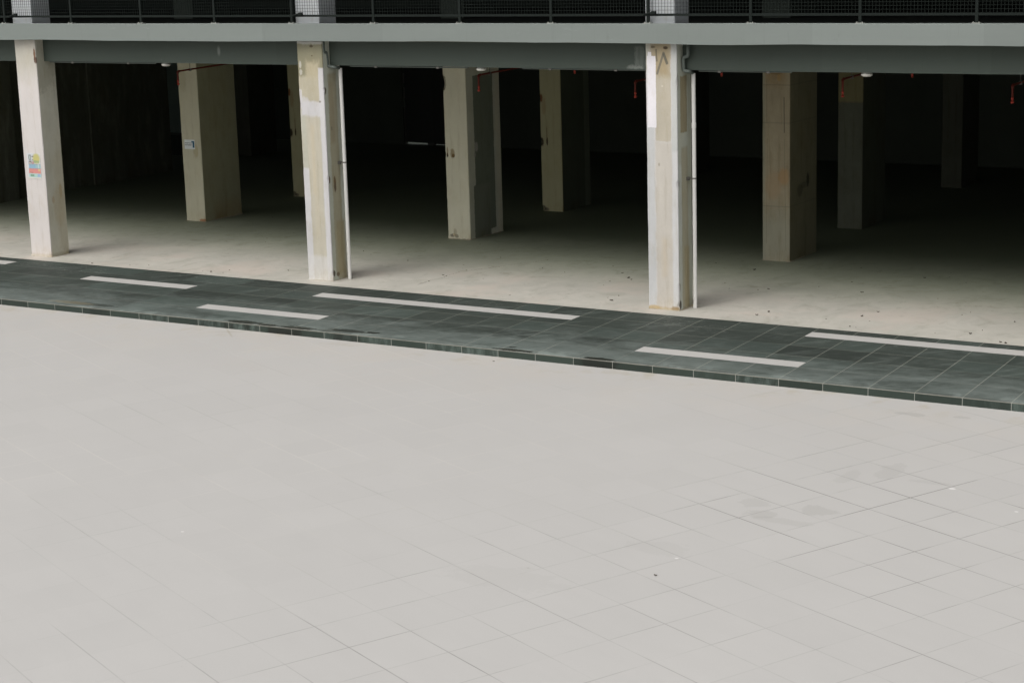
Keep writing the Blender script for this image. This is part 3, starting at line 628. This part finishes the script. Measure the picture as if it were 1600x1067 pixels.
for (xa, xb) in ((-17.62, -17.42),): 
    b = MB(); b.box(xa, xb, YB-.02, YB+.1, 0.003, 0.05); b.build('doorstop', M_steel, d)
b = MB()
for (za, zb) in ((1.25, 1.55), (1.66, 1.93), (0.0, 1.02)): b.box(DX0+.001, DX0+.04, YB+.05, YB+.079, za, zb)
b.build('door_frame', M_steel, bld)
# side bay beyond the end of the block wall
wall(XL-9, XL-0.2, 14.6, 14.8, 0, SOF, plain('teal_grey_screen', lin(0.22, 0.29, 0.25), 0.6, 0.35, 1.3), label='grey teal screen wall in the far left bay')
wall(XL-9, XL-0.22, 11.0, 11.2, 0, SOF)
b = MB(); b.box(XL-9, XL-0.6, 13.9, 14.4, 0, 0.55); b.build('ledge', M_dark, bld)
wall(XL-30, XL-0.22, 0.47, 0.67, 0, 7.6, M_fascia)
# upper storey shell; unseen roof and black walls added to keep it dark
wall(XL-2, XR, 9.0, 9.2, SOF+.13, 7.6, M_black); wall(XL-2.2, XL-2, 0, 9.2, SOF+.13, 7.6, M_black); wall(XR, XR+.2, 0, 9.2, SOF+.13, 7.6, M_black)
b = MB(); b.box(XL-3, XR+1, -0.6, 9.4, 6.9, 7.1); b.build('shade_roof', M_updark, bld)

# ================================================================== MESH RAILING
rail = empty('mesh_railing', (0, -0.09, TOP))
tag(rail, 'dark green steel railing with square wire mesh along the upper floor edge', 'railing')
posts = [-1.387+1.6415*k for k in range(-13, 14)]
ry = -0.075
def rl(b, name, mat, parent=None, **k):
    o = b.build(name, mat, parent or rail, **k); o.location = (0, 0.09, -TOP); return o
for x in posts:
    b = MB(); b.box(x-.021, x+.021, ry-.021, ry+.021, TOP+.006, TOP+1.13)
    p = rl(b, 'post', M_rail, bevel=.003)
    b = MB(); b.box(x-.055, x+.055, ry-.05, ry+.05, TOP, TOP+.010)
    for sgn in (-1, 1): b.lathe((x+sgn*.040, ry-.03, TOP+.010), [(.009, 0), (.009, .012), (.004, .014)], 8)
    q = b.build('base_plate', M_galv, p)
b = MB(); b.box(posts[0], posts[-1], ry-.017, ry+.017, TOP+.105, TOP+.140); rl(b, 'bottom_rail', M_rail)
b = MB(); b.box(posts[0], posts[-1], ry-.02, ry+.02, TOP+1.10, TOP+1.14); rl(b, 'top_rail', M_rail)
for a, c in zip(posts[:-1], posts[1:]):
    if a > 5.3 or c < -19: continue
    b = MB(); w = .0021; n = round((c-a-.05)/.05); z0, z1 = TOP+.14, TOP+1.10
    for k in range(1, n):
        x = a+.025+(c-a-.05)*k/n; b.box(x-w, x+w, ry-w, ry+w, z0, z1)
    for k in range(1, 19):
        z = z0+k*.0505; b.box(a+.02, c-.02, ry-.003*1.6, ry-.003*.2, z-w, z+w)
    rl(b, 'mesh_panel', M_wire, recalc=False)
for i in range(0, 3):   # latch bracket standing in front of each pale column
    xa = CX1+i*GX
    b = MB(); b.tube([(xa+.02, ry-.03, TOP+.125), (xa+.20, ry-.045, TOP+.165)], .012, 8); b.box(xa+.17, xa+.235, ry-.06, ry-.018, TOP+.140, TOP+.180)
    rl(b, 'bracket', M_rail)

# ================================================================== DOWNPIPES
for (px, gp, lbl) in [(-7.30, [(-7.30, .27, 3.535), (-7.30, .15, 3.555), (-7.442, .15, 3.575), (-7.442, .13, 3.80), (-7.442+.0, .06, 3.80), (-7.442-.0, .055, 3.99)], 'white plastic downpipe beside the middle patched column, under grey elbows, with one clamp'),
                      (-0.845, [(-.845, .27, 3.54), (-.845, .15, 3.57), (-.925, .15, 3.575), (-.925, .13, 3.775), (-.84, .12, 3.79), (-.84, .12, 3.99)], 'white plastic downpipe beside the right column with the white paint patch, joined at mid height')]:
    t = empty('downpipe', (px, 0.30, 0)); tag(t, lbl, 'pipe', 'white downpipes on the front columns')
    b = MB(); b.tube([(0, 0, 0.003), (0, 0, 3.53)], .031, 16); b.build('pipe', M_pvc, t, smooth=False)
    b = MB(); b.tube([(0, 0, 2.72), (0, 0, 2.80)], .0355, 16)
    if px > -2: b.build('coupling', M_pvc, t)
    b = MB(); b.tube([(x-px, y-.30, z) for x, y, z in gp], .026, 12, bend=.035); b.build('elbow', M_gpipe, t, smooth=True)
    b = MB(); b.tube([(0, 0, 1.965), (0, 0, 1.985)], .036, 16); b.box(-.13, -.03, -.012, .012, 1.965, 1.985); b.box(-.13, -.085, -.02, .02, 1.94, 1.99); b.build('clamp', M_steel, t)

# ================================================================== CEILING LAMPS under the edge beam
for (x, lbl) in [(-11.08, 'small white round lamp under the beam in the left bay, nearest the poster column'), (-4.55, 'small white round lamp under the beam, in front of the rust marked inner column'), (1.85, 'small white round lamp under the beam of the right bay')]:
    t = empty('ceiling_lamp', (x, 0.31, 3.583)); tag(t, lbl, 'lamp', 'white round lamps under the edge beam')
    b = MB(); b.lathe((0, 0, 0), [(.072, -.001), (.074, -.018), (.070, -.020)], 24); b.build('base', M_galv, t)
    b = MB(); b.lathe((0, 0, 0), [(.078, -.0205), (.082, -.035), (.074, -.052), (.050, -.064), (.012, -.068)], 24); b.build('cover', M_lamp, t, smooth=True)

# conduit runs with clips under the beam
for (xa, xb, lbl) in [(-7.05, -4.75, 'thin grey conduit under the beam between the downpipe and the lamp of the middle bay'), (-3.75, -1.56, 'thin grey conduit under the beam just left of the right front column'), (-0.72, 0.75, 'thin grey conduit under the beam just right of the right front column'), (-13.8, -11.25, 'thin grey conduit under the beam of the left bay')]:
    t = empty('conduit', ((xa+xb)/2, .24, 3.57)); tag(t, lbl, 'conduit', 'conduits under the edge beam'); h = (xb-xa)/2
    b = MB(); b.tube([(-h, 0, -.001), (h, 0, -.001)], .0095, 8); b.build('tube', M_gpipe, t)
    for k in (-.55, .5):
        b = MB(); b.box(h*k-.025, h*k+.025, -.016, .016, -.020, .012); b.build('clip', M_steel, t)

# ================================================================== SPRINKLER PIPES
spr = [(-13.19, 3.20, 3.0, 'leftmost red sprinkler drop, hanging over the cream inner column'), (-6.32, 3.22, 3.0, 'red sprinkler drop in front of the dark patch of the rust marked inner column'),
       (-3.24, 3.16, 2.95, 'red sprinkler drop in the dark just left of the right front column'), (0.42, 3.25, 3.03, 'red sprinkler drop to the right of the bare brown inner column'),
       (3.11, 3.20, 2.99, 'rightmost red sprinkler drop near the edge of the photo')]
for (x, zp, zh, lbl) in spr:
    t = empty('sprinkler_pipe', (x, 3.0, zp)); tag(t, lbl, 'sprinkler', 'red sprinkler drops below the slab')
    b = MB(); b.tube([(0, 0, zh-zp+.02), (0, 0, 0), (0.06, 1.7, .05), (.06, 1.7, SOF-zp)], .017, 10, bend=.05)
    b.tube([(0, 0, -.045), (0, 0, .0)], .023, 10); b.tube([(0.0, .02, .0), (0.0, .07, .0)], .023, 10); b.build('pipe', M_red, t, smooth=True)
    b = MB(); b.lathe((0, 0, zh-zp), [(.017, .03), (.022, .02), (.020, 0), (.010, -.012), (.014, -.022), (.025, -.034), (.027, -.046), (.022, -.058), (.006, -.066)], 12); b.build('head', M_head, t)
    b = MB(); b.tube([(.012, .35, .005), (.012, .35, SOF-zp)], .006, 6); b.box(-.012, .036, .335, .365, -.022, .03); b.build('hanger', M_steel, t)
for (x, z, lbl) in [(-3.82-.57, 3.30, 'tiny red sprinkler tip above the dark sided inner column'), (-1.66, 3.29, 'tiny red sprinkler tip in the dark right of the white patched column'), (1.55, 3.32, 'tiny red sprinkler tip in the dark of the right bay beyond the lamp')]:
    t = empty('sprinkler_pipe', (x, 3.0, z)); tag(t, lbl, 'sprinkler', 'red sprinkler drops below the slab')
    b = MB(); b.tube([(0, 0, 0.01), (0, 0, SOF-z)], .013, 8); b.build('pipe', M_red, t, smooth=True)
    b = MB(); b.lathe((0, 0, 0), [(.015, .03), (.020, .02), (.018, 0), (.010, -.010), (.024, -.022), (.004, -.03)], 10); b.build('head', M_head, t)

# ================================================================== POSTER on the cream front column
post = empty('poster', (CX1+.086, -.004, 1.45)); tag(post, 'colourful weathered poster stuck on the cream painted front column', 'poster')
PW, PH = .333, .470
g = G('poster_print', 0.5)
U, V = g.m_('DIVIDE', g.x, PW), g.m_('DIVIDE', g.z, PH)
dn = g.mul(g.sub(g.noise(22, 3, 0.6), .5), .07)
c = g.val(lin(.62, .63, .64), g.add(.9, g.mul(g.noise(30, 3), .2)))
def rect(c, u0, u1, v0, v1, col, k=1.0, s=.012): return g.mix(g.mul(g.mul(g.band(g.add(U, dn), u0, u1, s), g.band(g.add(V, dn), v0, v1, s)), k), c, lin(*col))
c = rect(c, .08, .92, .56, .98, (.48, .53, .58), .6)
c = g.mix(g.spot(U, V, .70, .80, .27, .20, .35), c, lin(.50, .45, .08)); c = rect(c, .50, .90, .62, .72, (.28, .38, .10), .9)
c = rect(c, .12, .30, .73, .93, (.05, .06, .06)); c = rect(c, .17, .26, .765, .90, (.42, .52, .50))
c = rect(c, .34, .50, .85, .89, (.06, .05, .05)); c = rect(c, .36, .48, .72, .75, (.05, .05, .05)); c = rect(c, .12, .32, .60, .70, (.04, .03, .03)); c = g.mix(g.spot(U, V, .20, .62, .05, .04, .3), c, lin(.60, .50, .42))
c = rect(c, .34, .50, .58, .68, (.38, .10, .10), .8); c = rect(c, .40, .88, .685, .695, (.08, .12, .05), .9, .006); c = rect(c, .40, .88, .645, .655, (.08, .12, .05), .9, .006)
c = rect(c, .10, .98, .42, .565, (.16, .36, .50)); c = rect(c, .60, .98, .42, .56, (.28, .50, .48), .7); c = rect(c, .08, .98, .565, .58, (.03, .04, .06)); c = rect(c, .80, .84, .42, .58, (.75, .75, .72), .8)
c = rect(c, .08, .98, .21, .40, (.62, .17, .14)); c = rect(c, .80, .92, .30, .39, (.65, .50, .15)); c = rect(c, .16, .40, .22, .27, (.35, .08, .05), .8); c = rect(c, .10, .98, .395, .42, (.12, .16, .22), .8)
c = rect(c, .08, .98, .06, .20, (.34, .56, .50)); c = rect(c, .18, .46, .09, .17, (.07, .22, .10), .9); c = rect(c, .72, .92, .08, .19, (.22, .34, .58), .9)
c = rect(c, -.1, 1.1, -.1, .05, (.66, .63, .55))
c = g.mix(0.22, c, lin(.58, .58, .56))
g.done(c)
b = MB(); nz = 14
for k in range(nz+1):
    z = PH*k/nz; bow = .0015*sin(k*1.1); x0, x1 = .018*(k/nz)*0-0.000, PW
    b.v += [(x0+.0, -.001+bow*.3, z), (x1, -.001-bow*.3, z)]
    if k: b.f.append((2*k-2, 2*k-1, 2*k+1, 2*k))
for k in range(nz+1):
    b.v += [(b.v[2*k][0], .003, b.v[2*k][2]), (b.v[2*k+1][0], .003, b.v[2*k+1][2])]
o2 = 2*(nz+1)
b.f += [(o2, o2+1, 1, 0), (2*nz, 2*nz+1, o2+2*nz+1, o2+2*nz)] + [(2*k, 2*k+2, o2+2*k+2, o2+2*k) for k in range(nz)] + [(2*k+1, o2+2*k+1, o2+2*k+3, 2*k+3) for k in range(nz)]
b.build('printed_sheet', g.m, post)

# ================================================================== NOTICE on the cream inner column
ns = empty('notice', (IX+.068, IY-.004, 1.487)); tag(ns, 'small white notice with two dark lines and a blue end, on the cream inner column', 'sign')
NW, NH = .272, .192
b = MB(); b.box(0, NW, 0, .003, 0, NH); b.build('sheet', plain('notice_white', lin(.74, .78, .78), .5, .08, 20), ns)
b = MB(); b.box(NW*.80, NW*.97, -.0012, -.0004, NH*.16, NH*.86); b.box(NW*.70, NW*.795, -.0012, -.0004, NH*.70, NH*.86); b.build('blue_panel', plain('notice_blue', lin(.03, .12, .20), .5, .1, 20), ns)
b = MB(); rnd = random.Random(3)
for zz in (.58, .38):       # two rows of small unreadable characters
    x = .05
    while x < .70:
        w_ = rnd.uniform(.025, .045)
        b.box(NW*x, NW*(x+w_*.35), -.0014, -.0006, NH*zz, NH*(zz+.10)); b.box(NW*(x+w_*.36), NW*(x+w_*.85), -.0014, -.0006, NH*(zz+rnd.choice((0, .04, .07))), NH*(zz+.10-rnd.choice((0, .02))))
        x += w_+.008
b.build('lettering', plain('notice_ink', lin(.06, .06, .06), .6, .1, 20), ns)

# ================================================================== LEAF LITTER
DEB = [(-2.25, 3.98), (-1.37, 3.62), (0.19, 4.46), (1.46, 3.97), (1.69, 4.58), (1.8, 4.19), (0.53, 3.19), (-1.32, 2.36), (-1.04, 1.93), (-0.45, 2.12), (-0.58, 2.01), (1.0, 2.41), (2.23, 2.38), (0.29, 0.45), (1.77, 1.07), (0.23, 0.16), (1.67, 0.68), (1.27, 0.29), (1.78, -0.07), (1.88, -0.1), (1.9, 0.39), (3.01, 1.56), (2.96, 1.32), (3.56, 0.4), (3.48, 0.12), (3.02, -0.02), (4.02, -0.25), (4.1, -0.28), (3.79, 1.15), (2.2, 3.82), (0.2, 2.61), (-8.77, 2.74), (-8.42, 2.48), (-7.41, 2.19), (-6.23, 2.18), (-5.89, 1.74), (-6.01, 1.2), (-5.9, 1.13), (-5.91, 0.61), (-5.91, 0.5), (-6.03, 3.08), (-4.77, 2.41), (-5.11, 3.17), (-4.22, 2.21), (-3.28, 2.52), (-2.97, 2.15), (-2.85, 2.02), (-3.04, 1.42), (-3.11, 1.76), (-3.74, 3.04), (-2.38, 0.71), (-2.47, 0.51), (-2.3, 0.32), (-4.0, 0.07), (-5.19, 1.17), (-8.79, 0.53), (-7.16, 4.19), (-12.66, -0.24), (-10.19, -0.1), (-10.0, -0.1), (-9.74, -0.09), (-9.81, 0.17), (-8.83, 0.57), (-11.88, -0.1), (-11.53, 0.01), (-11.45, 3.28), (-11.18, 2.9), (-11.37, 4.02), (-13.12, 5.57)]
BIG = {(-1.37, 3.62), (-0.45, 2.12), (1.0, 2.41), (0.29, 0.45), (1.77, 1.07), (1.46, 3.97), (1.67, 0.68), (3.48, .12), (4.02, -.25), (4.1, -.28), (-8.77, 2.74), (-6.01, 1.2), (-2.97, 2.15), (-2.85, 2.02), (-10.0, -.1), (-12.66, -.24), (-3.28, 2.52), (0.23, 0.16), (-2.3, .32)}
rnd = random.Random(8); leaves = []
for k in range(4):
    b = MB(); n = 9; L = .026; W = .012+.004*k
    top = []; bot = []
    for j in range(n+1):
        t = j/n; ww = W*sin(pi*t)**.8*(1+.2*rnd.uniform(-1, 1)); x = (t-.5)*2*L; z = .006+.012*(t-.5)**2*4*(1 if k % 2 else .4)
        top.append((x, ww, z+.007)); bot.append((x, -ww, z+.007*rnd.random())); 
    mid = [((a[0]+c_[0])/2, 0, min(a[2], c_[2])-.005) for a, c_ in zip(top, bot)]
    b.v = top+mid+bot; N = n+1
    b.f = [(j, j+1, N+j+1, N+j) for j in range(n)]+[(N+j, N+j+1, 2*N+j+1, 2*N+j) for j in range(n)]
    me = b.build('dry_leaf', M_leaf, recalc=False).data; leaves.append(me); bpy.data.objects.remove([o for o in bpy.data.objects if o.data == me][0])
LBL = 'small dark dry leaf lying on the pale concrete floor under the building'
for (x, y) in DEB:
    o = bpy.data.objects.new('dry_leaf', rnd.choice(leaves)); o.location = (x, y, 0.002); COL.objects.link(o)
    s = rnd.uniform(.75, 1.05) if (x, y) in BIG else rnd.uniform(.4, .62); o.scale = (s, s, s); o.rotation_euler.z = rnd.uniform(0, 6.28)
    bay = 'left bay' if x < -7.94 else ('middle bay' if x < -1.2 else 'right bay')
    dep = 'beside the dark walkway' if y < 0.8 else ('midway to the inner columns' if y < 2.9 else 'at the start of the deep shade')
    tag(o, 'small dry leaf on pale concrete, %s, %s' % (bay, dep), 'leaf', 'dry leaves scattered on the concrete floor')
for (x, y, lbl) in [(4.08, -10.63, 'lone dark leaf scrap on the open pale plaza in the foreground'), (-1.95, -3.72, 'dark leaf scrap on the pale plaza right below the kerb')]:
    o = bpy.data.objects.new('dry_leaf', leaves[0]); o.location = (x, y, -KZ+.002); o.scale = (.7, .7, .7); COL.objects.link(o)
    tag(o, lbl, 'leaf')
